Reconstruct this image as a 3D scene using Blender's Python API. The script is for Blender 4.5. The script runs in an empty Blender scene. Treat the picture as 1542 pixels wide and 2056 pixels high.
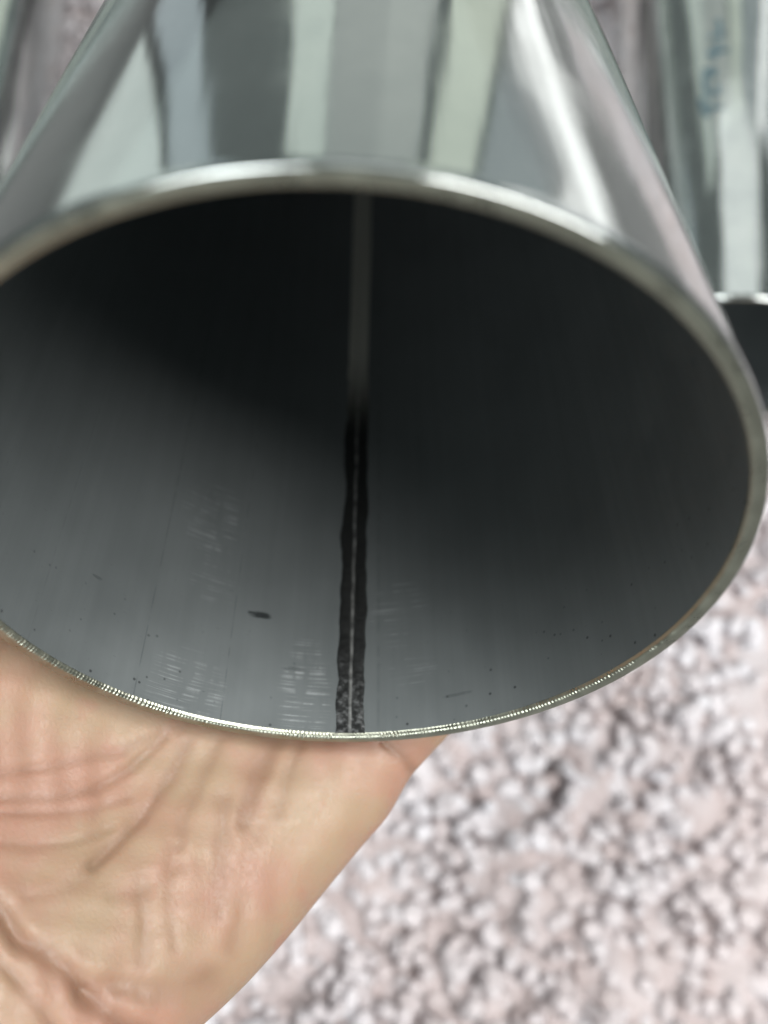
import bpy, math, random
import numpy as np
random.seed(7); rng = np.random.default_rng(7)
R_ = math.radians
sc = bpy.context.scene
col = sc.collection

# ------------------------------------------------------------------ camera
FPX = 1720.0                       # focal length in pixels of the 1542 px wide photograph
CAM_H = 0.44
PITCH = R_(68)
RT = np.array([1.0, 0, 0])
FW = np.array([0, math.cos(PITCH), -math.sin(PITCH)])
UP = np.array([0, math.sin(PITCH), math.cos(PITCH)])
CAM = np.array([0, 0, CAM_H])
def c2w(v, point=True):            # photo frame (x right, y down, z forward) -> world
    w = v[0]*RT - v[1]*UP + v[2]*FW
    return CAM + w if point else w
def project(P):
    d = P - CAM
    z = d @ FW
    return np.stack([771 + FPX*(d @ RT)/z, 1028 - FPX*(d @ UP)/z], -1), z
cd = bpy.data.cameras.new('camera'); cam = bpy.data.objects.new('camera', cd); col.objects.link(cam)
cam.location = CAM; cam.rotation_euler = (R_(90) - PITCH, 0, 0)
cd.sensor_fit = 'HORIZONTAL'; cd.sensor_width = 36; cd.lens = 36*FPX/1542
cd.clip_start = 0.005; cd.clip_end = 50
cd.dof.use_dof = True; cd.dof.focus_distance = 0.149; cd.dof.aperture_fstop = cd.lens/3.4
sc.camera = cam

# ------------------------------------------------------------------ world, lamps, exposure
w = bpy.data.worlds.new('World'); sc.world = w; w.use_nodes = True
bg = w.node_tree.nodes['Background']
bg.inputs[0].default_value = (0.88, 1.0, 0.97, 1); bg.inputs[1].default_value = 0.19
sc.view_settings.view_transform = 'Standard'; sc.view_settings.look = 'None'
sc.view_settings.exposure = 0; sc.view_settings.gamma = 1; sc.view_settings.use_curve_mapping = False
sc.cycles.use_denoising = True
sc.cycles.max_bounces = 8; sc.cycles.glossy_bounces = 6; sc.cycles.diffuse_bounces = 5
sc.cycles.use_adaptive_sampling = True; sc.cycles.adaptive_threshold = 0.025; sc.cycles.adaptive_min_samples = 24
sc.cycles.sample_clamp_indirect = 4
def lamp(name, loc, target, sx, sy, radiance, color=(1, 1, 1)):
    import mathutils
    L = bpy.data.lights.new(name, 'AREA'); L.shape = 'RECTANGLE'; L.size = sx; L.size_y = sy
    L.energy = radiance*math.pi*sx*sy*1.0; L.color = color
    o = bpy.data.objects.new(name, L); col.objects.link(o); o.location = loc
    d = mathutils.Vector(target) - mathutils.Vector(loc)
    o.rotation_euler = d.to_track_quat('-Z', 'Y').to_euler()
    return o
lamp('key_lamp', (1.05, -0.14, 1.80), (0.0, 0.05, 0.25), 1.15, 1.15, 14.5, (1.0, 0.985, 0.955))
lamp('overhead_fill', (-0.60, 0.45, 1.95), (0.0, 0.1, 0.1), 0.8, 0.8, 11.5, (0.97, 1.0, 0.99))
lamp('overhead_fill', (0.45, 1.7, 2.0), (0.2, 0.3, 0.1), 1.1, 0.9, 1.0, (0.97, 1.0, 0.97))  # unseen light added ahead for the highlight on the lettered tube
lamp('bore_fill', (-0.2, -1.6, 1.0), (0.0, 0.1, 0.25), 0.9, 0.5, 14.0, (0.95, 1.0, 1.0))  # unseen fill added behind the camera to brighten the deep bore
# unseen light panels added for the streaks reflected in the tubes, dark gaps between
WY = 1.25
def streak_panel(az0, az1, z0, z1, rad, color):
    x0, x1 = (WY*math.tan(R_(a)) for a in (az0, az1))
    lamp('reflection_panel', ((x0+x1)/2, WY, (z0+z1)/2), ((x0+x1)/2, 0, (z0+z1)/2), x1-x0, z1-z0, rad, color)
streak_panel(-37, -24.5, 0.06, 1.0, 0.74, (0.90, 1.0, 0.95))
streak_panel(-23.2, -18.5, 0.06, 1.0, 0.44, (0.82, 0.95, 1.0))
streak_panel(-7.6, -2.4, 0.06, 1.0, 0.66, (0.90, 1.0, 0.90))
streak_panel(-2.2, 4.6, 0.06, 1.0, 0.34, (0.95, 1.0, 0.94))
streak_panel(4.6, 10.6, 0.06, 1.0, 0.42, (0.95, 1.0, 0.93))
streak_panel(12.4, 18.2, 0.06, 1.0, 0.70, (0.92, 1.0, 0.84))
streak_panel(19, 28, 0.20, 1.0, 0.30, (0.88, 0.97, 1.0))
streak_panel(29, 33.5, 0.18, 1.0, 1.3, (1.0, 1.0, 0.98))
streak_panel(34.5, 44, 0.06, 1.0, 0.75, (0.97, 0.98, 1.0))
streak_panel(18.8, 41, 0.035, 0.155, 1.8, (1.0, 1.0, 0.98))  # low strip added for the bright diagonal reflection on the held tube

# ------------------------------------------------------------------ helpers
def nmat(name):
    m = bpy.data.materials.new(name); m.use_nodes = True
    nt = m.node_tree; nt.nodes.clear()
    out = nt.nodes.new('ShaderNodeOutputMaterial'); b = nt.nodes.new('ShaderNodeBsdfPrincipled')
    nt.links.new(b.outputs[0], out.inputs[0])
    return m, nt, b
class NB:
    """tiny node builder"""
    def __init__(s, nt): s.nt = nt
    def n(s, t, **k):
        x = s.nt.nodes.new(t)
        for a, v in k.items(): setattr(x, a, v)
        return x
    def lk(s, a, b): s.nt.links.new(a, b)
    def put(s, sock, v):
        if hasattr(v, 'is_linked'): s.lk(v, sock)
        else: sock.default_value = v
    def math(s, op, a, b=0.0, c=0.0, clamp=False):
        x = s.n('ShaderNodeMath', operation=op, use_clamp=clamp)
        s.put(x.inputs[0], a); s.put(x.inputs[1], b); s.put(x.inputs[2], c); return x.outputs[0]
    def noise(s, vec, scale, detail=2.0, rough=0.5):
        x = s.n('ShaderNodeTexNoise'); s.put(x.inputs['Vector'], vec)
        x.inputs['Scale'].default_value = scale; x.inputs['Detail'].default_value = detail
        x.inputs['Roughness'].default_value = rough; return x.outputs[0]
    def scale(s, vec, v):
        x = s.n('ShaderNodeVectorMath', operation='MULTIPLY'); s.put(x.inputs[0], vec); x.inputs[1].default_value = v
        return x.outputs[0]
    def rng(s, v, a, b, c=0.0, d=1.0):
        x = s.n('ShaderNodeMapRange'); x.clamp = True; x.interpolation_type = 'SMOOTHSTEP'
        s.put(x.inputs[0], v)
        for i, q in enumerate((a, b, c, d)): x.inputs[i+1].default_value = q
        return x.outputs[0]
    def mix(s, f, a, b):
        x = s.n('ShaderNodeMix', data_type='RGBA'); s.put(x.inputs[0], f); s.put(x.inputs[6], a); s.put(x.inputs[7], b)
        return x.outputs[2]
    def bump(s, h, strength, dist, normal=None):
        x = s.n('ShaderNodeBump'); s.put(x.inputs['Height'], h)
        x.inputs['Strength'].default_value = strength; x.inputs['Distance'].default_value = dist
        if normal is not None: s.lk(normal, x.inputs['Normal'])
        return x.outputs[0]

def mesh_np(name, V, quads, mat, parent=None, uv=None, smooth=True, tris=None):
    me = bpy.data.meshes.new(name)
    V = np.ascontiguousarray(V, np.float32)
    nq = 0 if quads is None else len(quads); ntr = 0 if tris is None else len(tris)
    loops = np.concatenate([x.reshape(-1) for x in (quads, tris) if x is not None]).astype(np.int32)
    me.vertices.add(len(V)); me.vertices.foreach_set('co', V.reshape(-1))
    me.loops.add(len(loops)); me.loops.foreach_set('vertex_index', loops)
    me.polygons.add(nq+ntr)
    start = np.concatenate([np.arange(nq)*4, nq*4 + np.arange(ntr)*3]).astype(np.int32)
    me.polygons.foreach_set('loop_start', start)
    me.update(calc_edges=True); me.validate()
    if uv is not None:
        l = me.uv_layers.new(name='UVMap'); l.data.foreach_set('uv', uv[loops].astype(np.float32).reshape(-1))
    me.polygons.foreach_set('use_smooth', np.full(nq+ntr, smooth, bool))
    if mat: me.materials.append(mat)
    o = bpy.data.objects.new(name, me); col.objects.link(o)
    if parent: o.parent = parent
    return o
def grid_quads(nu, nv, wrap_u=False):
    """verts indexed [v*nu + u]"""
    u = np.arange(nu if wrap_u else nu-1); v = np.arange(nv-1)
    U, Vv = np.meshgrid(u, v); U2 = (U+1) % nu
    return np.stack([Vv*nu+U, Vv*nu+U2, (Vv+1)*nu+U2, (Vv+1)*nu+U], -1).reshape(-1, 4)
def tag(o, label=None, cat=None, group=None, kind=None):
    for k, v in (('label', label), ('category', cat), ('group', group), ('kind', kind)):
        if v: o[k] = v
    return o

# ------------------------------------------------------------------ materials
def m_outer():
    m, nt, b = nmat('bright_steel'); k = NB(nt)
    uv = k.n('ShaderNodeUVMap').outputs[0]
    fine = k.noise(k.scale(uv, (900, 14, 1)), 1.0, 4, 0.6)          # drawing lines along the tube
    broad = k.noise(k.scale(uv, (120, 6, 1)), 1.0, 3, 0.55)
    blot = k.noise(k.scale(uv, (60, 45, 1)), 1.0, 4, 0.6)
    k.put(b.inputs['Base Color'], k.mix(k.rng(blot, 0.3, 0.75), (0.49, 0.52, 0.515, 1), (0.58, 0.605, 0.595, 1)))
    b.inputs['Metallic'].default_value = 1
    r = k.math('ADD', k.rng(broad, 0.3, 0.75, 0.06, 0.15), k.rng(blot, 0.45, 0.8, 0, 0.07))
    k.put(b.inputs['Roughness'], r)
    h = k.math('ADD', k.math('MULTIPLY', fine, 0.25), k.math('MULTIPLY', broad, 1.0))
    k.put(b.inputs['Normal'], k.bump(k.math('ADD', h, k.math('MULTIPLY', k.noise(k.scale(uv, (45, 16, 1)), 1, 2), 2.5)), 0.45, 0.00022))
    return m
def m_rim():
    m, nt, b = nmat('cut_steel'); k = NB(nt)
    tc = k.n('ShaderNodeTexCoord').outputs['Object']
    n1 = k.noise(tc, 260, 4, 0.6)
    k.put(b.inputs['Base Color'], k.mix(n1, (0.27, 0.275, 0.225, 1), (0.40, 0.405, 0.335, 1)))
    b.inputs['Metallic'].default_value = 1
    k.put(b.inputs['Roughness'], k.rng(n1, 0.3, 0.7, 0.26, 0.42))
    k.put(b.inputs['Normal'], k.bump(k.noise(tc, 1500, 3), 0.3, 0.0001))
    return m
# blob positions on the inner wall, (arc, depth) in metres
def m_inner(marks=True):
    m, nt, b = nmat('grey_mill_steel'); k = NB(nt)
    uvn = k.n('ShaderNodeUVMap').outputs[0]
    sep = k.n('ShaderNodeSeparateXYZ'); k.lk(uvn, sep.inputs[0]); U, V = sep.outputs[0], sep.outputs[1]
    streak = k.noise(k.scale(uvn, (380, 8, 1)), 1.0, 4, 0.6)
    cloud = k.noise(k.scale(uvn, (55, 40, 1)), 1.0, 4, 0.6)
    grain = k.noise(uvn, 3200, 3, 0.6)
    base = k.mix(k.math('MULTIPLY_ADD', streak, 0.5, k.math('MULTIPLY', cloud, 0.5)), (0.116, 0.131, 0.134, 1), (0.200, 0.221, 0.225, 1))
    rough = k.math('ADD', k.rng(cloud, 0.3, 0.7, 0.36, 0.46), k.math('MULTIPLY', grain, 0.10))
    hgt = k.math('ADD', k.math('MULTIPLY', grain, 0.5), k.math('MULTIPLY', streak, 0.9))
    if marks:
        def blob(u0, v0, ru, rv):
            a = k.math('DIVIDE', k.math('SUBTRACT', U, u0), ru); c = k.math('DIVIDE', k.math('SUBTRACT', V, v0), rv)
            return k.rng(k.math('ADD', k.math('MULTIPLY', a, a), k.math('MULTIPLY', c, c)), 1.0, 0.25, 0, 1)
        # bright rub marks running round the bore, in patches
        sc_ = k.rng(k.noise(k.scale(uvn, (55, 2400, 1)), 1.0, 3, 0.6), 0.48, 0.72)
        sc2 = k.noise(k.scale(uvn, (420, 160, 1)), 1.0, 2)
        patch = None
        for q in SCRATCH:
            x = k.math('MULTIPLY', blob(*q[:4]), q[4])
            patch = x if patch is None else k.math('MAXIMUM', patch, x)
        scr = k.math('MULTIPLY', k.math('MULTIPLY', sc_, patch), k.rng(sc2, 0.38, 0.6), clamp=True)
        base = k.mix(k.math('MULTIPLY', scr, 0.8), base, (0.70, 0.74, 0.75, 1))
        # dark pits near the mouth
        vor = k.n('ShaderNodeTexVoronoi'); k.lk(uvn, vor.inputs['Vector']); vor.inputs['Scale'].default_value = 520
        wn = k.n('ShaderNodeTexWhiteNoise'); k.lk(vor.outputs['Position'], wn.inputs['Vector'])
        pits = k.math('MULTIPLY', k.rng(vor.outputs['Distance'], 0.20, 0.08), k.math('GREATER_THAN', wn.outputs['Value'], 0.62))
        pits = k.math('MULTIPLY', pits, k.math('MULTIPLY', k.rng(V, 0.028, 0.003), k.rng(k.noise(uvn, 130, 2), 0.42, 0.55)))
        base = k.mix(k.math('MULTIPLY', pits, 0.85), base, (0.03, 0.032, 0.035, 1))
        # dark smears
        dn = k.noise(k.scale(uvn, (420, 3400, 1)), 1.0, 4, 0.7)
        for (u0, v0, ru, rv, st) in SMEAR:
            d = k.math('MULTIPLY', k.rng(k.math('MULTIPLY_ADD', k.math('SUBTRACT', dn, 0.5), 3.2, blob(u0, v0, ru*1.5, rv*1.5)), 0.5, 0.95), st)
            base = k.mix(d, base, (0.02, 0.024, 0.026, 1))
        # faint drawn lines along the bore
        for (u0, wd, st) in LINES:
            d = k.math('MULTIPLY', k.rng(k.math('ABSOLUTE', k.math('SUBTRACT', U, u0)), wd, 0.0), st)
            d = k.math('MULTIPLY', d, k.rng(k.noise(k.scale(uvn, (30, 260, 1)), 1, 2), 0.35, 0.6))
            base = k.mix(d, base, (0.035, 0.04, 0.042, 1))
    k.put(b.inputs['Base Color'], base); b.inputs['Metallic'].default_value = 0.45
    k.put(b.inputs['Roughness'], rough)
    k.put(b.inputs['Normal'], k.bump(hgt, 0.25, 0.00006))
    return m
def m_seam():
    m, nt, b = nmat('weld_bead'); k = NB(nt)
    uvn = k.n('ShaderNodeUVMap').outputs[0]
    sep = k.n('ShaderNodeSeparateXYZ'); k.lk(uvn, sep.inputs[0]); U, V = sep.outputs[0], sep.outputs[1]
    rip = k.noise(k.scale(uvn, (420, 900, 1)), 1.0, 4, 0.65)
    gr = k.noise(uvn, 2600, 3, 0.6)
    dark_bead = k.mix(rip, (0.012, 0.013, 0.013, 1), (0.045, 0.047, 0.047, 1))
    wob = k.math('MULTIPLY', k.math('SUBTRACT', k.noise(k.scale(uvn, (0, 120, 1)), 1, 2), 0.5), 0.0006)
    ridge = k.rng(k.math('ABSOLUTE', k.math('ADD', k.math('SUBTRACT', U, 0.0001), wob)), 0.00042, 0.00014)
    c = k.mix(k.math('MULTIPLY', ridge, k.rng(k.noise(k.scale(uvn, (0, 340, 1)), 1, 3), 0.3, 0.7, 0.15, 0.65)), dark_bead, (0.42, 0.43, 0.42, 1))
    spk = k.math('MULTIPLY', k.rng(k.noise(k.scale(uvn, (700, 800, 1)), 1, 3, 0.6), 0.42, 0.75), k.rng(k.math('MULTIPLY_ADD', k.noise(k.scale(uvn, (300, 200, 1)), 1, 2), 0.03, V), 0.034, 0.014))
    c = k.mix(k.math('MULTIPLY', spk, 0.5), c, (0.50, 0.52, 0.53, 1))
    # deeper bead painted paler, in place of its grazing reflection
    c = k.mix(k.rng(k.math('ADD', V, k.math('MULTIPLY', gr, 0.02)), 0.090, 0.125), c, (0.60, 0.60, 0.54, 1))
    k.put(b.inputs['Base Color'], c); b.inputs['Metallic'].default_value = 0.5
    k.put(b.inputs['Roughness'], k.rng(rip, 0.3, 0.7, 0.30, 0.5))
    k.put(b.inputs['Normal'], k.bump(k.math('ADD', rip, k.math('MULTIPLY', gr, 0.4)), 0.35, 0.0001))
    return m
def m_plain(name, colr, rough=0.6, metal=0.0, nscale=40, var=0.15):
    m, nt, b = nmat(name); k = NB(nt)
    tc = k.n('ShaderNodeTexCoord').outputs['Object']
    n1 = k.noise(tc, nscale, 4, 0.6)
    lo = tuple(x*(1-var) for x in colr)+(1,); hi = tuple(min(1, x*(1+var)) for x in colr)+(1,)
    k.put(b.inputs['Base Color'], k.mix(n1, lo, hi)); b.inputs['Roughness'].default_value = rough
    b.inputs['Metallic'].default_value = metal
    return m

# ------------------------------------------------------------------ held tube frame
RO = 0.0572                      # outer radius
WALL = 0.0025
MC = c2w((-0.00664, 0.00657, 0.11876))
AX = c2w((-0.00232, -math.sin(0.86393), math.cos(0.86393)), False); AX = AX/np.linalg.norm(AX)
E1 = np.cross(AX, [0, 0, 1.0]); E1 /= np.linalg.norm(E1)          # to the right
NU = np.cross(E1, AX)                                             # up, away from the ground
def tube_pt(th, s, r):           # th measured from the bottom line, positive to the right
    return MC + s*AX + r*(math.sin(th)*E1 - math.cos(th)*NU)
def inner_hit(px, py):
    d = (px-771)/FPX*RT - (py-1028)/FPX*UP + FW; d = d/np.linalg.norm(d)
    r = RO-WALL; o = CAM-MC
    dp = d-(d@AX)*AX; op = o-(o@AX)*AX
    A, B, C = dp@dp, 2*dp@op, op@op-r*r
    t = (-B+math.sqrt(B*B-4*A*C))/(2*A)
    P = o+t*d; s = P@AX
    return math.atan2(P@E1, -(P@NU))*r, s
def sreg(px, py, rx, ry, st):    # a patch round a pixel -> arc/depth ellipse
    u0, v0 = inner_hit(px, py); u1, _ = inner_hit(px+rx, py); _, v1 = inner_hit(px, py-ry)
    return (u0, v0, abs(u1-u0), abs(v1-v0), st)
SCRATCH = [sreg(612, 1385, 62, 120, 0.55), sreg(425, 1040, 75, 90, 0.40), sreg(372, 1385, 95, 95, 0.42),
           sreg(800, 1230, 70, 75, 0.25), sreg(430, 1170, 60, 50, 0.2), sreg(830, 1345, 60, 40, 0.2)]
SMEAR = [sreg(521, 1235, 22, 6, 0.9), sreg(592, 1343, 22, 3, 0.35), sreg(196, 1159, 10, 3, 0.35), sreg(920, 1394, 28, 3, 0.28)]
LINES = [(inner_hit(292, 1280)[0], 0.00020, 0.4), (inner_hit(468, 1250)[0], 0.00018, 0.42), (inner_hit(160, 950)[0], 0.0003, 0.15),
         (inner_hit(760, 1200)[0], 0.0005, 0.2)]
print('bore depth seen', inner_hit(735, 400), inner_hit(722, 830), inner_hit(705, 1470))
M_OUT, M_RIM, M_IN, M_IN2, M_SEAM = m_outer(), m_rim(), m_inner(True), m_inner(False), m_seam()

# ------------------------------------------------------------------ rug and floor
def build_floor():
    V = np.array([(-4, -4, -0.012), (4, -4, -0.012), (4, 4, -0.012), (-4, 4, -0.012)], float)
    o = mesh_np('floor', V, np.array([[0, 1, 2, 3]]), m_plain('floor_grey', (0.13, 0.13, 0.13), 0.6, 0, 3, 0.1), smooth=False)
    tag(o, kind='structure')
build_floor()
def m_pile():
    m, nt, b = nmat('plush_pile'); k = NB(nt)
    uvn = k.n('ShaderNodeUVMap').outputs[0]
    tc = k.n('ShaderNodeTexCoord').outputs['Object']
    sep = k.n('ShaderNodeSeparateXYZ'); k.lk(uvn, sep.inputs[0])
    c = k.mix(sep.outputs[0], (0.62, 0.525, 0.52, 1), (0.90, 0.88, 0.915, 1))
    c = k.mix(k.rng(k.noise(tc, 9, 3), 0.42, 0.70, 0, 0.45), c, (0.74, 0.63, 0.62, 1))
    k.put(b.inputs['Base Color'], c)
    b.inputs['Roughness'].default_value = 0.30; b.inputs['Specular IOR Level'].default_value = 1.0
    b.inputs['Sheen Weight'].default_value = 0.5; b.inputs['Sheen Roughness'].default_value = 0.4
    fuzz = k.noise(tc, 420, 5, 0.75)
    bn = k.bump(fuzz, 0.6, 0.002); k.put(b.inputs['Normal'], bn)
    tr = k.n('ShaderNodeBsdfTranslucent'); k.put(tr.inputs[0], c); k.put(tr.inputs[1], bn)
    mx = k.n('ShaderNodeMixShader'); mx.inputs[0].default_value = 0.34
    k.lk(b.outputs[0], mx.inputs[1]); k.lk(tr.outputs[0], mx.inputs[2])
    k.lk(mx.outputs[0], [x for x in nt.nodes if x.type == 'OUTPUT_MATERIAL'][0].inputs[0])
    return m
RX0, RX1, RY0, RY1 = -0.36, 0.46, -0.20, 0.98
FOOT = []                         # (mouth centre, axis, length) of every tube that presses on the pile
def press(V):
    """pile pressed flat where a tube lies on it"""
    sh = V.shape; V = V.reshape(-1, 3)
    for o, ax, L in FOOT:
        q = V-o; s_ = q@ax; rd = q-s_[:, None]*ax; rl = np.linalg.norm(rd, axis=1)
        m = (s_ > -0.004) & (s_ < L+0.004) & (rl < RO+0.0004)
        V[m] = o+s_[m, None]*ax+rd[m]/rl[m, None]*(RO+0.0004)
    V[:, 2] = np.maximum(V[:, 2], 0.0008)
    return V.reshape(sh)
def build_rug():
    rug = bpy.data.objects.new('plush_rug', None); col.objects.link(rug)
    tag(rug, 'pale lilac white plush rug with thick shaggy tufts under the tubes', 'rug')
    nx, ny = 40, 46
    X, Y = np.meshgrid(np.linspace(RX0, RX1, nx), np.linspace(RY0, RY1, ny))
    top = np.stack([X, Y, np.zeros_like(X)], -1).reshape(-1, 3); bot = top-[0, 0, 0.008]
    q = grid_quads(nx, ny); n = nx*ny
    b = [j for j in range(nx)]+[i*nx+nx-1 for i in range(1, ny)]+[n-2-j for j in range(nx-1)]+[(ny-2-i)*nx for i in range(ny-2)]
    b = np.array(b); b2 = np.roll(b, -1)
    side = np.stack([b, b+n, b2+n, b2], -1)
    mesh_np('backing', np.concatenate([top, bot]), np.concatenate([q, q[:, ::-1]+n, side]),
            m_plain('rug_backing', (0.80, 0.70, 0.69), 0.9), rug)
    # matted undercoat between the tufts
    ux, uy = 260, 370
    X, Y = np.meshgrid(np.linspace(RX0+0.002, RX1-0.002, ux), np.linspace(RY0+0.002, RY1-0.002, uy))
    def sm2(w):
        a = rng.normal(0, 1, (uy, ux)); k = np.hanning(w+2)[1:-1]; k /= k.sum()
        a = np.apply_along_axis(lambda v: np.convolve(v, k, 'same'), 0, a); a = np.apply_along_axis(lambda v: np.convolve(v, k, 'same'), 1, a)
        return a/a.std()
    Z = 0.0078+0.0016*sm2(9)+0.0009*sm2(4)+0.0014*sm2(25)
    e = np.minimum(np.minimum(X-RX0, RX1-X), np.minimum(Y-RY0, RY1-Y)); Z = np.clip(Z, 0.006, 0.02)*np.clip(e/0.012, 0.05, 1)
    MP = m_pile()
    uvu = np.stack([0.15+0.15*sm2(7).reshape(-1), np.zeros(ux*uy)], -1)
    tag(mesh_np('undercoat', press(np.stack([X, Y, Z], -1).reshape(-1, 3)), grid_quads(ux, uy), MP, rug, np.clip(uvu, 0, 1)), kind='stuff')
    sp = 0.0072
    gx = np.arange(RX0+0.004, RX1-0.004, sp); gy = np.arange(RY0+0.004, RY1-0.004, sp*0.9)
    GX, GY = np.meshgrid(gx, gy); GX = GX+(np.arange(len(gy)) % 2)[:, None]*sp*0.5
    P = np.stack([GX, GY], -1).reshape(-1, 2); P += rng.normal(0, 0.0018, P.shape)
    N = len(P)
    # tufts lean together in locks
    lc = np.stack([rng.uniform(RX0, RX1, 900), rng.uniform(RY0, RY1, 900)], -1)
    near = np.empty(N, int)
    for i in range(0, N, 2000): near[i:i+2000] = ((P[i:i+2000, None]-lc[None])**2).sum(2).argmin(1)
    swirl = rng.uniform(0, 6.28, 900)[near]
    ph = swirl+rng.normal(0, 1.0, N)
    lean = np.clip(rng.normal(0.30, 0.20, N), 0.02, 0.8)
    tall = rng.random(N) < 0.60
    lockh = rng.normal(1.0, 0.13, 900)[near]
    L = np.where(tall, rng.uniform(0.015, 0.023, N), rng.uniform(0.0105, 0.0145, N))*lockh
    r0 = np.where(tall, rng.uniform(0.0022, 0.0048, N), rng.uniform(0.0038, 0.0058, N))
    ns, prof = 7, [(0.0, 0.85), (0.35, 0.95), (0.62, 1.04), (0.80, 1.03), (0.91, 0.82), (0.98, 0.42)]
    ang = np.arange(ns)/ns*2*np.pi
    Vs = []
    dirx, diry = np.cos(ph), np.sin(ph)
    for (t, k) in prof+[(1.008, 0.0)]:
        bend = lean*(t**1.6)
        cx = P[:, 0]+dirx*L*bend; cy = P[:, 1]+diry*L*bend; cz = L*t*(1-0.28*lean*t)
        if k == 0:
            Vs.append(np.stack([cx, cy, cz], -1)[:, None]); continue
        jit = (1+rng.normal(0, 0.10, (N, ns)))*(1+rng.normal(0, 0.12, (N, 1)))
        rr = (r0*k)[:, None]*jit
        Vs.append(np.stack([cx[:, None]+rr*np.cos(ang), cy[:, None]+rr*np.sin(ang), cz[:, None]+rng.normal(0, 0.00035, (N, ns))], -1))
    V = np.concatenate(Vs, 1); V[..., 2] = np.maximum(V[..., 2], 0.001); per = V.shape[1]
    nr = len(prof); q = grid_quads(ns, nr, True)
    tip = per-1; t = np.array([[(nr-1)*ns+i, (nr-1)*ns+(i+1) % ns, tip] for i in range(ns)])
    off = (np.arange(N)*per)[:, None, None]
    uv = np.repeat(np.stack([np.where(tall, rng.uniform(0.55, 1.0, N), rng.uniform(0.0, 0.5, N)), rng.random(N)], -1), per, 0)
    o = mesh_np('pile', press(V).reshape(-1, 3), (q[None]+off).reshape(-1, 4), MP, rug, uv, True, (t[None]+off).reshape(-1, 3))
    tag(o, kind='stuff')
PILE = 0.011                      # pile pressed down under the tubes

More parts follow.
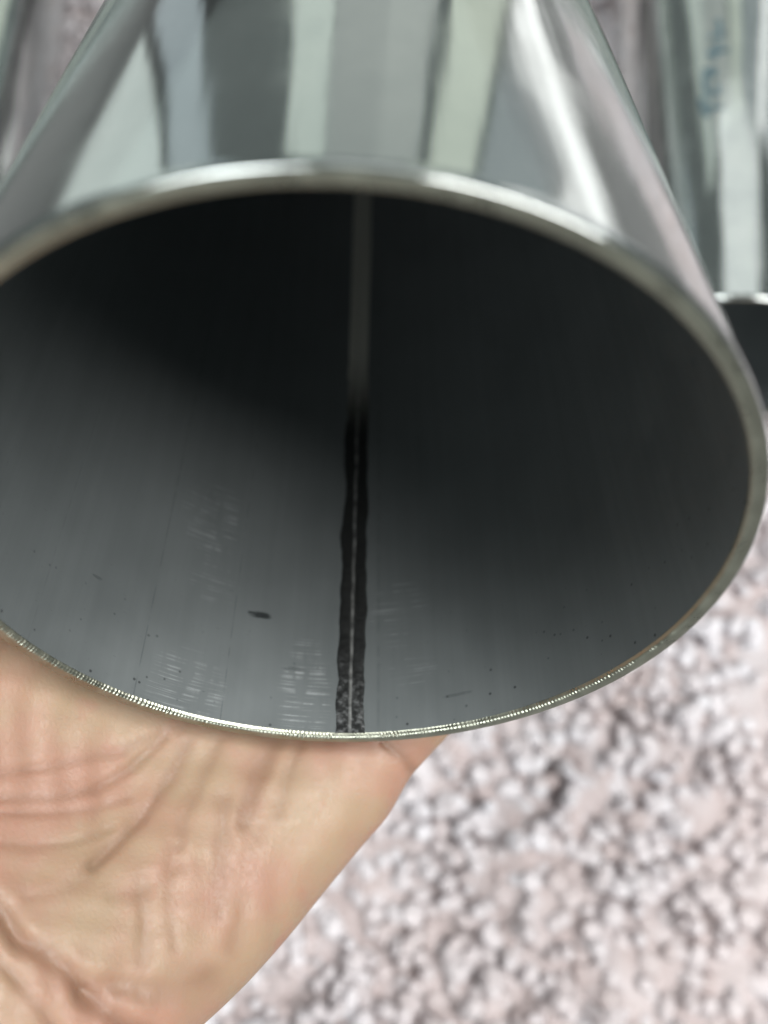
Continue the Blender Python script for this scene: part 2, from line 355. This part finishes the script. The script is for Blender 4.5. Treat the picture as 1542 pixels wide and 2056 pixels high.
# ------------------------------------------------------------------ tubes
def ring_mesh(name, prof, nseg, mat, parent, tf, uvf, jit=None):
    th = np.arange(nseg+1)/nseg*2*np.pi-np.pi      # seam of the uv at the top
    V, UV = [], []
    for i, (s, r) in enumerate(prof):
        rr = np.full_like(th, r); ss = np.full_like(th, s)
        if jit is not None: ss, rr = jit(i, th, ss, rr)
        V.append(np.stack([np.sin(th)*rr, -np.cos(th)*rr, ss], -1)); UV.append(np.stack(uvf(i, th, s, r), -1))
    V = np.concatenate(V); UV = np.concatenate(UV)
    W = tf(V)
    return mesh_np(name, W, grid_quads(nseg+1, len(prof)), mat, parent, UV)
def build_tube(label, group, origin, ax, length, detailed):
    e1 = np.cross(ax, [0, 0, 1.0]); e1 /= np.linalg.norm(e1); nu = np.cross(e1, ax)
    base = origin + 0*ax
    FOOT.append((origin, ax, length))
    t = bpy.data.objects.new('steel_tube', None); col.objects.link(t); t.location = origin
    tf = lambda V: V[:, :1]*e1+V[:, 1:2]*nu+V[:, 2:]*ax
    tag(t, label, 'tube', group)
    ri = RO-WALL; bev, bd = 0.0015, 0.00036
    n = 256 if detailed else 128
    ss = np.concatenate([[bev, bev+0.0006], np.linspace(0.004, length-0.002, 60)])
    ring_mesh('outer_wall', [(s, RO) for s in ss], n, M_OUT, t, tf, lambda i, th, s, r: (th*RO, 0*th+s))
    # outer bevel
    bp = [(0.0, RO-bd), (0.00012, RO-bd+0.00012), (0.0007, RO-0.00014), (0.0011, RO-0.00004), (bev, RO)]
    ring_mesh('edge_bevel', bp, n, M_OUT, t, tf, lambda i, th, s, r: (th*RO, 0*th+s))
    # sawn end face with tooth marks along the inner edge
    teeth = 510
    ns = teeth*6 if detailed else 160
    ph = rng.uniform(0, 6, 6)
    def jit(i, th, s, r):
        if not detailed: return s, r
        lump = sum(h*np.exp(-((th-c)/wd)**2) for c, wd, h in ((-0.70, 0.16, 1), (-0.16, 0.11, 1), (0.15, 0.14, 0.9), (0.5, 0.25, 0.45), (1.0, 0.3, 0.4), (-1.2, 0.25, 0.6), (3.0, 0.5, 0.3)))
        amp = np.clip(0.06+lump*(0.75+0.5*np.sin(41*th+ph[4])*np.sin(17*th+ph[5]))*(0.75+0.35*np.sin(th*137+ph[2])), 0, 1)
        wob = 0.6*np.sin(11*th+ph[2])+0.4*np.sin(23*th+ph[3])
        tooth = 0.5+0.5*np.sin(th*teeth+wob*3.0+1.2*np.sin(57*th))
        kk = [0, 0, 0.25, 1.0, 1.0, 0.6, 0.0][i]
        s = s+kk*amp*tooth*0.00017 + (0.00004*wob if i > 0 else 0)
        r = r+(kk*amp*tooth*0.00010 if i >= 3 else 0)
        return s, r
    rp = [(0.0, RO-bd), (0.0, RO-bd-0.0004), (0.0, ri+0.00085), (0.00006, ri+0.0006), (0.00022, ri+0.0003), (0.00050, ri+0.00008), (0.00085, ri)]
    ring_mesh('rim', rp, ns, M_RIM, t, tf, lambda i, th, s, r: (th*RO, 0*th+s), jit)
    si = np.concatenate([[0.00085, 0.002, 0.004], np.linspace(0.008, length-0.002, 60)])
    ring_mesh('inner_wall', [(s, ri) for s in si], n, M_IN if detailed else M_IN2, t, tf, lambda i, th, s, r: (th*ri, 0*th+s))
    ring_mesh('end_face', [(length-0.002, RO), (length-0.0012, RO-0.0003), (length, RO-0.0006), (length, ri+0.0004), (length-0.002, ri)], 128, M_RIM, t, tf,
              lambda i, th, s, r: (th*RO, 0*th+s))
    # inner weld seam
    sv = np.concatenate([np.arange(0.0007, 0.11, 0.00032), np.linspace(0.1105, length-0.003, 120)])
    nu_ = 31; x = np.linspace(-1, 1, nu_)
    rs = np.random.default_rng(3)
    def sm(n, w):
        a = rs.normal(0, 1, n+4*w); kx = np.hanning(2*w+1); a = np.convolve(a, kx/kx.sum(), 'same')[2*w:-2*w]; return a/a.std()
    nS = len(sv)
    el = 0.00265*(1.04+0.065*sm(nS, 14)+0.02*sm(nS, 5)); er = 0.00265*(1.04+0.05*sm(nS, 16)+0.018*sm(nS, 5)); ce = 0.0001+0.00010*sm(nS, 22)
    rip = sm(nS, 2)
    prof = 0.00030*np.clip(1-np.abs((np.abs(x)-0.52)/0.50)**2.6, 0, 1)+0.00034*np.exp(-(x/0.085)**2)
    prof = np.where(np.abs(x) >= 0.999, -0.00005, prof)
    arc = np.where(x < 0, x*el[:, None], x*er[:, None])+ce[:, None]
    hh = prof[None]*(1+0.07*rip[:, None]*(np.abs(x) > 0.15))+0.000006*rs.normal(0, 1, (nS, nu_))*(np.abs(x) < 0.98)
    th = arc/ri; rr = ri-hh
    V = np.stack([np.sin(th)*rr, -np.cos(th)*rr, np.broadcast_to(sv[:, None], th.shape)], -1).reshape(-1, 3)
    UV = np.stack([arc, np.broadcast_to(sv[:, None], th.shape)], -1).reshape(-1, 2)
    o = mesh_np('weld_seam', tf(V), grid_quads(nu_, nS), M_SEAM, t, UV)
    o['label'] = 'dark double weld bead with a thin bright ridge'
    return t, e1, nu
HELD_LEN = (MC[2]-PILE-RO*NU[2])/(-AX[2])
print('held length', HELD_LEN, 'axis', AX, 'mouth', MC)
build_tube('bright steel tube held up in the bare hand, dark open mouth and weld seam inside', 'steel tubes on the rug', MC, AX, HELD_LEN, True)

def ray(px, py):
    d = (px-771)/FPX*RT - (py-1028)/FPX*UP + FW; return d/np.linalg.norm(d)
def lying_tube(label, top_px, edge_px, side, length):
    """lies on the rug; its mouth's top edge is at top_px, one outline passes through edge_px"""
    zc = PILE+RO
    d = ray(*top_px); P = CAM+d*((zc+RO-CAM_H)/d[2])
    best = None
    for yaw in np.linspace(-0.5, 0.5, 2001):
        ax = np.array([math.sin(yaw), math.cos(yaw), 0]); c = np.array([P[0], P[1], zc])
        m = np.cross(ray(*edge_px), ax); dist = (m/np.linalg.norm(m))@(c-CAM)
        e = min(abs(dist-RO), abs(dist+RO))
        # which side of the axis the ray passes
        dd = ray(*edge_px); Q = CAM+dd*((zc-CAM_H)/dd[2]); lat = (Q-c)@np.array([ax[1], -ax[0], 0])
        if lat*side < 0: continue
        if best is None or e < best[0]: best = (e, yaw, ax, c)
    print(label, best)
    t, e1, nu = build_tube(label, 'steel tubes on the rug', best[3], best[2], length, False)
    return t, best[3], best[2], e1, nu
tB = lying_tube('bright steel tube with dark blue stamped lettering, lying on the rug', (1535, 600), (1236, 60), -1, 0.5)

# stamped lettering on that tube: strokes, curved to its surface
def build_marking(tb):
    t, c, ax, e1, nu = tb
    ink = m_plain('ink', (0.045, 0.08, 0.095), 0.5, 0.0, 300, 0.4)
    S = [((1442, 38), (1448, 76), 12), ((1424, 74), (1446, 72), 8), ((1432, 90), (1450, 88), 7), ((1428, 101), (1464, 100), 9),
         ((1418, 108), (1442, 112), 12), ((1410, 147), (1440, 143), 18), ((1414, 156), (1420, 190), 13), ((1441, 168), (1443, 192), 10),
         ((1416, 190), (1436, 190), 9), ((1408, 196), (1416, 226), 14), ((1414, 215), (1453, 215), 9), ((1412, 224), (1424, 232), 12)]
    V, Q = [], []
    def surf(px, py):
        d = ray(px, py); o = CAM-c; r = RO+0.00012
        dp = d-(d@ax)*ax; op = o-(o@ax)*ax
        A, B, C = dp@dp, 2*dp@op, op@op-r*r; D = max(B*B-4*A*C, 0)
        return o+(-B-math.sqrt(D))/(2*A)*d
    for (p0, p1, wd) in S:
        p0, p1 = np.array(p0, float), np.array(p1, float); d = p1-p0; L = np.linalg.norm(d); d /= L; nrm = np.array([-d[1], d[0]])
        n = 6; b = len(V)
        for i in range(n+1):
            for sgn in (-0.5, 0.0, 0.5):
                V.append(surf(*(p0+d*L*i/n+nrm*wd*sgn*(0.9+0.2*rng.random()))))
        for i in range(n):
            for j in range(2): Q.append((b+i*3+j, b+i*3+j+1, b+i*3+j+4, b+i*3+j+3))
    mesh_np('lettering', np.array(V), np.array(Q), ink, t)
build_marking(tB)
lying_tube('bright steel tube without lettering, lying on the rug and cut off by the picture', (-300, 560), (130, 60), 1, 0.5)
build_rug()

# ------------------------------------------------------------------ hand (one continuous surface)
def build_hand():
    al = R_(45); ca, sa = math.cos(al), math.sin(al)
    X0, S0 = 7.0, -4.0
    # local frame in mm: a along the fingers, b towards the thumb, c out of the palm
    res = 1.25
    lo = np.array([-185.0, -22, -48]); hi = np.array([84.0, 130, 30])
    dims = np.ceil((hi-lo)/res).astype(int)+1
    g = [lo[i]+res*np.arange(dims[i]) for i in range(3)]
    A, B, C = np.meshgrid(*g, indexing='ij', sparse=True)
    F = np.full(tuple(dims), 60.0, np.float32)
    def smin(F, d, k):
        h = np.clip(0.5+0.5*(F-d)/k, 0, 1); return F*(1-h)+d*h-k*h*(1-h)
    def cap(p, q, r0, r1, sq=1.0):
        p = np.array(p, float); q = np.array(q, float); d = q-p; L2 = d@d
        t = np.clip(((A-p[0])*d[0]+(B-p[1])*d[1]+(C-p[2])*d[2])/L2, 0, 1)
        dist = np.sqrt((A-p[0]-t*d[0])**2+(B-p[1]-t*d[1])**2+((C-p[2]-t*d[2])/sq)**2)
        return (dist-(r0+(r1-r0)*t)).astype(np.float32)
    def ell(c, r):
        x = np.sqrt(((A-c[0])/r[0])**2+((B-c[1])/r[1])**2+((C-c[2])/r[2])**2)
        return ((x-1)*min(r)).astype(np.float32)
    # forearm and wrist
    F = smin(F, cap((-185, 38, -26), (-120, 37, -17), 31, 27, 0.82), 6)
    F = smin(F, cap((-120, 37, -17), (-84, 36, -13), 26, 24, 0.72), 10)
    # metacarpals
    kn = [(-2, 9), (6, 29), (11, 50), (10, 71)]
    rad = [10.5, 11.5, 12, 12]
    for (a, b), r in zip(kn, rad):
        F = smin(F, cap((-84, 20+0.45*(b-9), -13), (a, b, -12), 12, r), 9)
    F = smin(F, ell((-48, 12, -11), (44, 17, 14)), 8)                  # little-finger side pad
    F = smin(F, cap((-74, 60, -9), (-34, 82, -5), 17, 15), 9)          # thumb pad
    F = smin(F, cap((-46, 44, -14), (-12, 44, -13), 12, 12), 8)
    # thumb, round the left flank of the tube
    F = smin(F, cap((-34, 84, -5), (-4, 104, 4), 13.5, 11), 8)
    F = smin(F, cap((-4, 104, 4), (24, 112, 10), 10.8, 9), 3)
    # fingers
    fl = [((26, 6, -9.5), (44, 4, -9), (60, 3, -8.5)), ((40, 27, -9.8), (62, 25, -9.3), (78, 24, -8.8)),
          ((48, 50, -9.8), (66, 49, -9.5), (75, 48.5, -9.3)), ((44, 73, -9.8), (63, 74, -9.4), (74, 74, -9))]
    fr = [8.0, 8.9, 9.2, 9.0]
    for (a, b), pts, r in zip(kn, fl, fr):
        prev = (a, b, -10.5)
        Ff = cap(prev, pts[0], r+0.8, r)
        Ff = smin(Ff, cap(pts[0], pts[1], r, r-0.5), 2); Ff = smin(Ff, cap(pts[1], pts[2], r-0.4, r-1.4), 2)
        F = smin(F, Ff, 3.0)
    # flatten/hollow the middle of the palm
    hol = ell((-38, 44, 16), (34, 26, 20))
    h = np.clip(0.5-0.5*(-hol-F)/6, 0, 1); F = -hol*(1-h)+F*h+6*h*(1-h)
    # surface nets
    s = F < 0
    cells = np.zeros(tuple(dims-1), bool)
    cnt = np.zeros(tuple(dims-1), np.int8)
    for i in (0, 1):
        for j in (0, 1):
            for k in (0, 1):
                cnt += s[i:dims[0]-1+i, j:dims[1]-1+j, k:dims[2]-1+k]
    cells = (cnt > 0) & (cnt < 8)
    idx = np.full(cells.shape, -1, np.int64); ci = np.argwhere(cells); idx[cells] = np.arange(len(ci))
    acc = np.zeros((len(ci), 3)); num = np.zeros(len(ci))
    corners = np.array([(i, j, k) for i in (0, 1) for j in (0, 1) for k in (0, 1)])
    for x in range(8):
        for y in range(x+1, 8):
            if np.abs(corners[x]-corners[y]).sum() != 1: continue
            p = ci+corners[x]; q = ci+corners[y]
            fp = F[p[:, 0], p[:, 1], p[:, 2]]; fq = F[q[:, 0], q[:, 1], q[:, 2]]
            m = (fp < 0) != (fq < 0); t = fp/(fp-fq+1e-12)
            acc[m] += (p+t[:, None]*(q-p))[m]; num[m] += 1
    V = lo+res*acc/num[:, None]
    quads = []
    for ax in range(3):
        b1, b2 = (ax+1) % 3, (ax+2) % 3
        sl0 = [slice(None)]*3; sl1 = [slice(None)]*3
        sl0[ax] = slice(0, dims[ax]-1); sl1[ax] = slice(1, dims[ax])
        s0 = s[tuple(sl0)]; s1 = s[tuple(sl1)]
        e = np.argwhere(s0 != s1)
        e = e[(e[:, b1] > 0) & (e[:, b2] > 0) & (e[:, b1] < dims[b1]-1) & (e[:, b2] < dims[b2]-1)]
        def at(d1, d2):
            x = e.copy(); x[:, b1] += d1; x[:, b2] += d2; return idx[x[:, 0], x[:, 1], x[:, 2]]
        qd = np.stack([at(-1, -1), at(0, -1), at(0, 0), at(-1, 0)], -1)
        flip = ~s0[e[:, 0], e[:, 1], e[:, 2]]
        qd[flip] = qd[flip][:, ::-1]; quads.append(qd)
    Q = np.concatenate(quads)
    # into the frame under the tube, cupped round it
    a, b, c = V.T
    X = X0+a*ca-b*sa; S = S0+a*sa+b*ca
    Rc = 62.0; Xc = np.clip(X, -44, 44); cup = Rc-np.sqrt(Rc*Rc-Xc*Xc)+(np.abs(X)-np.abs(Xc))*0.95
    out = np.clip(-S/60, 0, 1.6)
    H = c*1.0+cup*(1-0.42*np.clip(out, 0, 1))+4.0*out**1.5-0.8-13*(lambda t: t*t*(3-2*t))(np.clip((26-S)/60, 0, 1))
    W = tube_pt(0, 0, RO)+(X[:, None]*E1+S[:, None]*AX+H[:, None]*NU)*0.001
    o = mesh_np('hand', W, Q, None)
    md = o.modifiers.new('s', 'SMOOTH'); md.iterations = 6; md.factor = 0.5
    sd = o.modifiers.new('d', 'SUBSURF'); sd.levels = 1; sd.render_levels = 1
    dg = bpy.context.evaluated_depsgraph_get(); me = bpy.data.meshes.new_from_object(o.evaluated_get(dg))
    o.modifiers.clear(); o.data = me
    nV = len(me.vertices); P = np.empty(nV*3, np.float32); me.vertices.foreach_get('co', P); P = P.reshape(-1, 3).astype(float)
    Nn = np.empty(nV*3, np.float32); me.vertices.foreach_get('normal', Nn); Nn = Nn.reshape(-1, 3).astype(float)
    px, z = project(P)
    facing = np.clip(-(Nn*((P-CAM)/np.linalg.norm(P-CAM, axis=1)[:, None])).sum(1)*3, 0, 1)
    def pl(pts):
        d = np.full(nV, 1e9)
        for p, q in zip(pts[:-1], pts[1:]):
            p, q = np.array(p, float), np.array(q, float); v = q-p
            t = np.clip(((px-p)@v)/(v@v), 0, 1)
            d = np.minimum(d, np.linalg.norm(px-p-t[:, None]*v, axis=1))
        return d
    CR = [  # pixel polyline, half width px, depth mm, colour weight
        ([(-60, 1770), (12, 1838), (40, 1888), (134, 1945), (172, 1992), (235, 2046), (330, 2110)], 20, 2.0, 0.9),
        ([(-40, 1890), (35, 1968), (120, 2070)], 12, 0.8, 0.5),
        ([(374, 1495), (350, 1548), (282, 1645), (233, 1694), (190, 1735)], 13, 1.1, 0.8),
        ([(200, 1725), (165, 1765), (120, 1790), (60, 1800)], 16, 0.5, 0.35),
        ([(-60, 1560), (76, 1542), (175, 1524), (245, 1507), (330, 1470)], 9, 0.55, 0.5),
        ([(-60, 1604), (117, 1600), (193, 1583), (263, 1542), (330, 1480)], 10, 0.75, 0.6),
        ([(-60, 1634), (117, 1632), (187, 1624), (260, 1600)], 8, 0.4, 0.4),
        ([(-60, 1690), (60, 1700), (150, 1690), (230, 1660)], 9, 0.35, 0.3),
        ([(440, 1490), (415, 1545), (370, 1640), (362, 1700)], 11, 0.55, 0.5),
        ([(452, 1600), (446, 1720), (444, 1834)], 16, 0.7, 0.6),
        ([(545, 1495), (515, 1560), (488, 1650)], 17, 0.8, 0.9),
        ([(600, 1500), (575, 1570), (560, 1640)], 12, 0.4, 0.5),
        ([(770, 1490), (811, 1524), (832, 1552)], 9, 1.3, 0.9),
        ([(286, 1760), (294, 1880), (280, 2003)], 15, 0.6, 0.5),
        ([(225, 1800), (300, 1775), (360, 1735)], 16, 0.35, 0.25),
        ([(170, 1992), (250, 1985), (330, 1990), (420, 1960)], 26, 1.0, 0.7),
        ([(350, 1700), (340, 1800), (352, 1900)], 12, 0.35, 0.3),
        ([(520, 1660), (500, 1780), (470, 1900)], 22, 0.5, 0.3),
    ]
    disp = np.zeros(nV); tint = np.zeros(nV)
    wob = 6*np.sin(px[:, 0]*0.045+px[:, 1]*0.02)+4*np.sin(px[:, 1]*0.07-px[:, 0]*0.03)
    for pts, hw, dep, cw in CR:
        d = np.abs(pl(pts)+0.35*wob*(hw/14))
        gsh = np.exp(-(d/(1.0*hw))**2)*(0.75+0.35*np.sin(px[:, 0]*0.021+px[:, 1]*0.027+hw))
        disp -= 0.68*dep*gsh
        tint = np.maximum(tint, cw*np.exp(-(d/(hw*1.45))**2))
    # soft lumps of the palm
    a2 = px[:, 0]*0.9+px[:, 1]*0.25; b2 = px[:, 1]*0.5-px[:, 0]*0.35
    disp += 0.22*np.sin(a2*0.031+1.0)*np.sin(b2*0.023)+0.10*np.sin(a2*0.083+2*np.sin(b2*0.03))+0.05*np.sin(b2*0.16+a2*0.05)
    P = P+Nn*(disp*facing*0.001)[:, None]
    # nothing may enter the tube wall: push such points just outside it
    q = P-MC; s_ = q@AX; rad_ = q-s_[:, None]*AX; rl = np.linalg.norm(rad_, axis=1)
    bad = (s_ > -0.0015) & (rl < RO+0.0002); P[bad] = MC+s_[bad, None]*AX+rad_[bad]/rl[bad, None]*(RO+0.0002)
    print('hand verts', nV, 'pushed', bad.sum())
    me.vertices.foreach_set('co', P.astype(np.float32).reshape(-1))
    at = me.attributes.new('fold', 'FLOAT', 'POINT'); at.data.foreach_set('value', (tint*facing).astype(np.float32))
    me.update()
    me.polygons.foreach_set('use_smooth', np.ones(len(me.polygons), bool))
    m, nt, bb = nmat('skin'); k = NB(nt)
    tc = k.n('ShaderNodeTexCoord').outputs['Object']
    at = k.n('ShaderNodeAttribute', attribute_name='fold').outputs['Fac']
    n1 = k.noise(tc, 34, 4, 0.6); n2 = k.noise(tc, 75, 3, 0.6); n3 = k.noise(tc, 900, 4, 0.65)
    c = k.mix(k.rng(n1, 0.36, 0.64), (0.29, 0.205, 0.134, 1), (0.30, 0.170, 0.121, 1))
    c = k.mix(k.rng(n2, 0.56, 0.74, 0, 0.6), c, (0.31, 0.145, 0.105, 1))
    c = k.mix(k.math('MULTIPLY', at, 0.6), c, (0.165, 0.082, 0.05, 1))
    k.put(bb.inputs['Base Color'], c)
    bb.inputs['Subsurface Weight'].default_value = 0.35; bb.inputs['Subsurface Radius'].default_value = (0.0036, 0.0015, 0.0008)
    bb.inputs['Subsurface Scale'].default_value = 1.0
    k.put(bb.inputs['Roughness'], k.rng(n3, 0.3, 0.7, 0.42, 0.58)); bb.inputs['Specular IOR Level'].default_value = 0.4
    vor = k.n('ShaderNodeTexVoronoi', feature='DISTANCE_TO_EDGE'); k.lk(tc, vor.inputs['Vector']); vor.inputs['Scale'].default_value = 900
    hgt = k.math('ADD', k.math('MULTIPLY', n3, 0.7), k.math('MULTIPLY', vor.outputs[0], 1.0))
    k.put(bb.inputs['Normal'], k.bump(hgt, 0.22, 0.00022))
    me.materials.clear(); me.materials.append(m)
    tag(o, 'bare left hand with creased palm upward, holding the raised tube from below', 'hand')
build_hand()
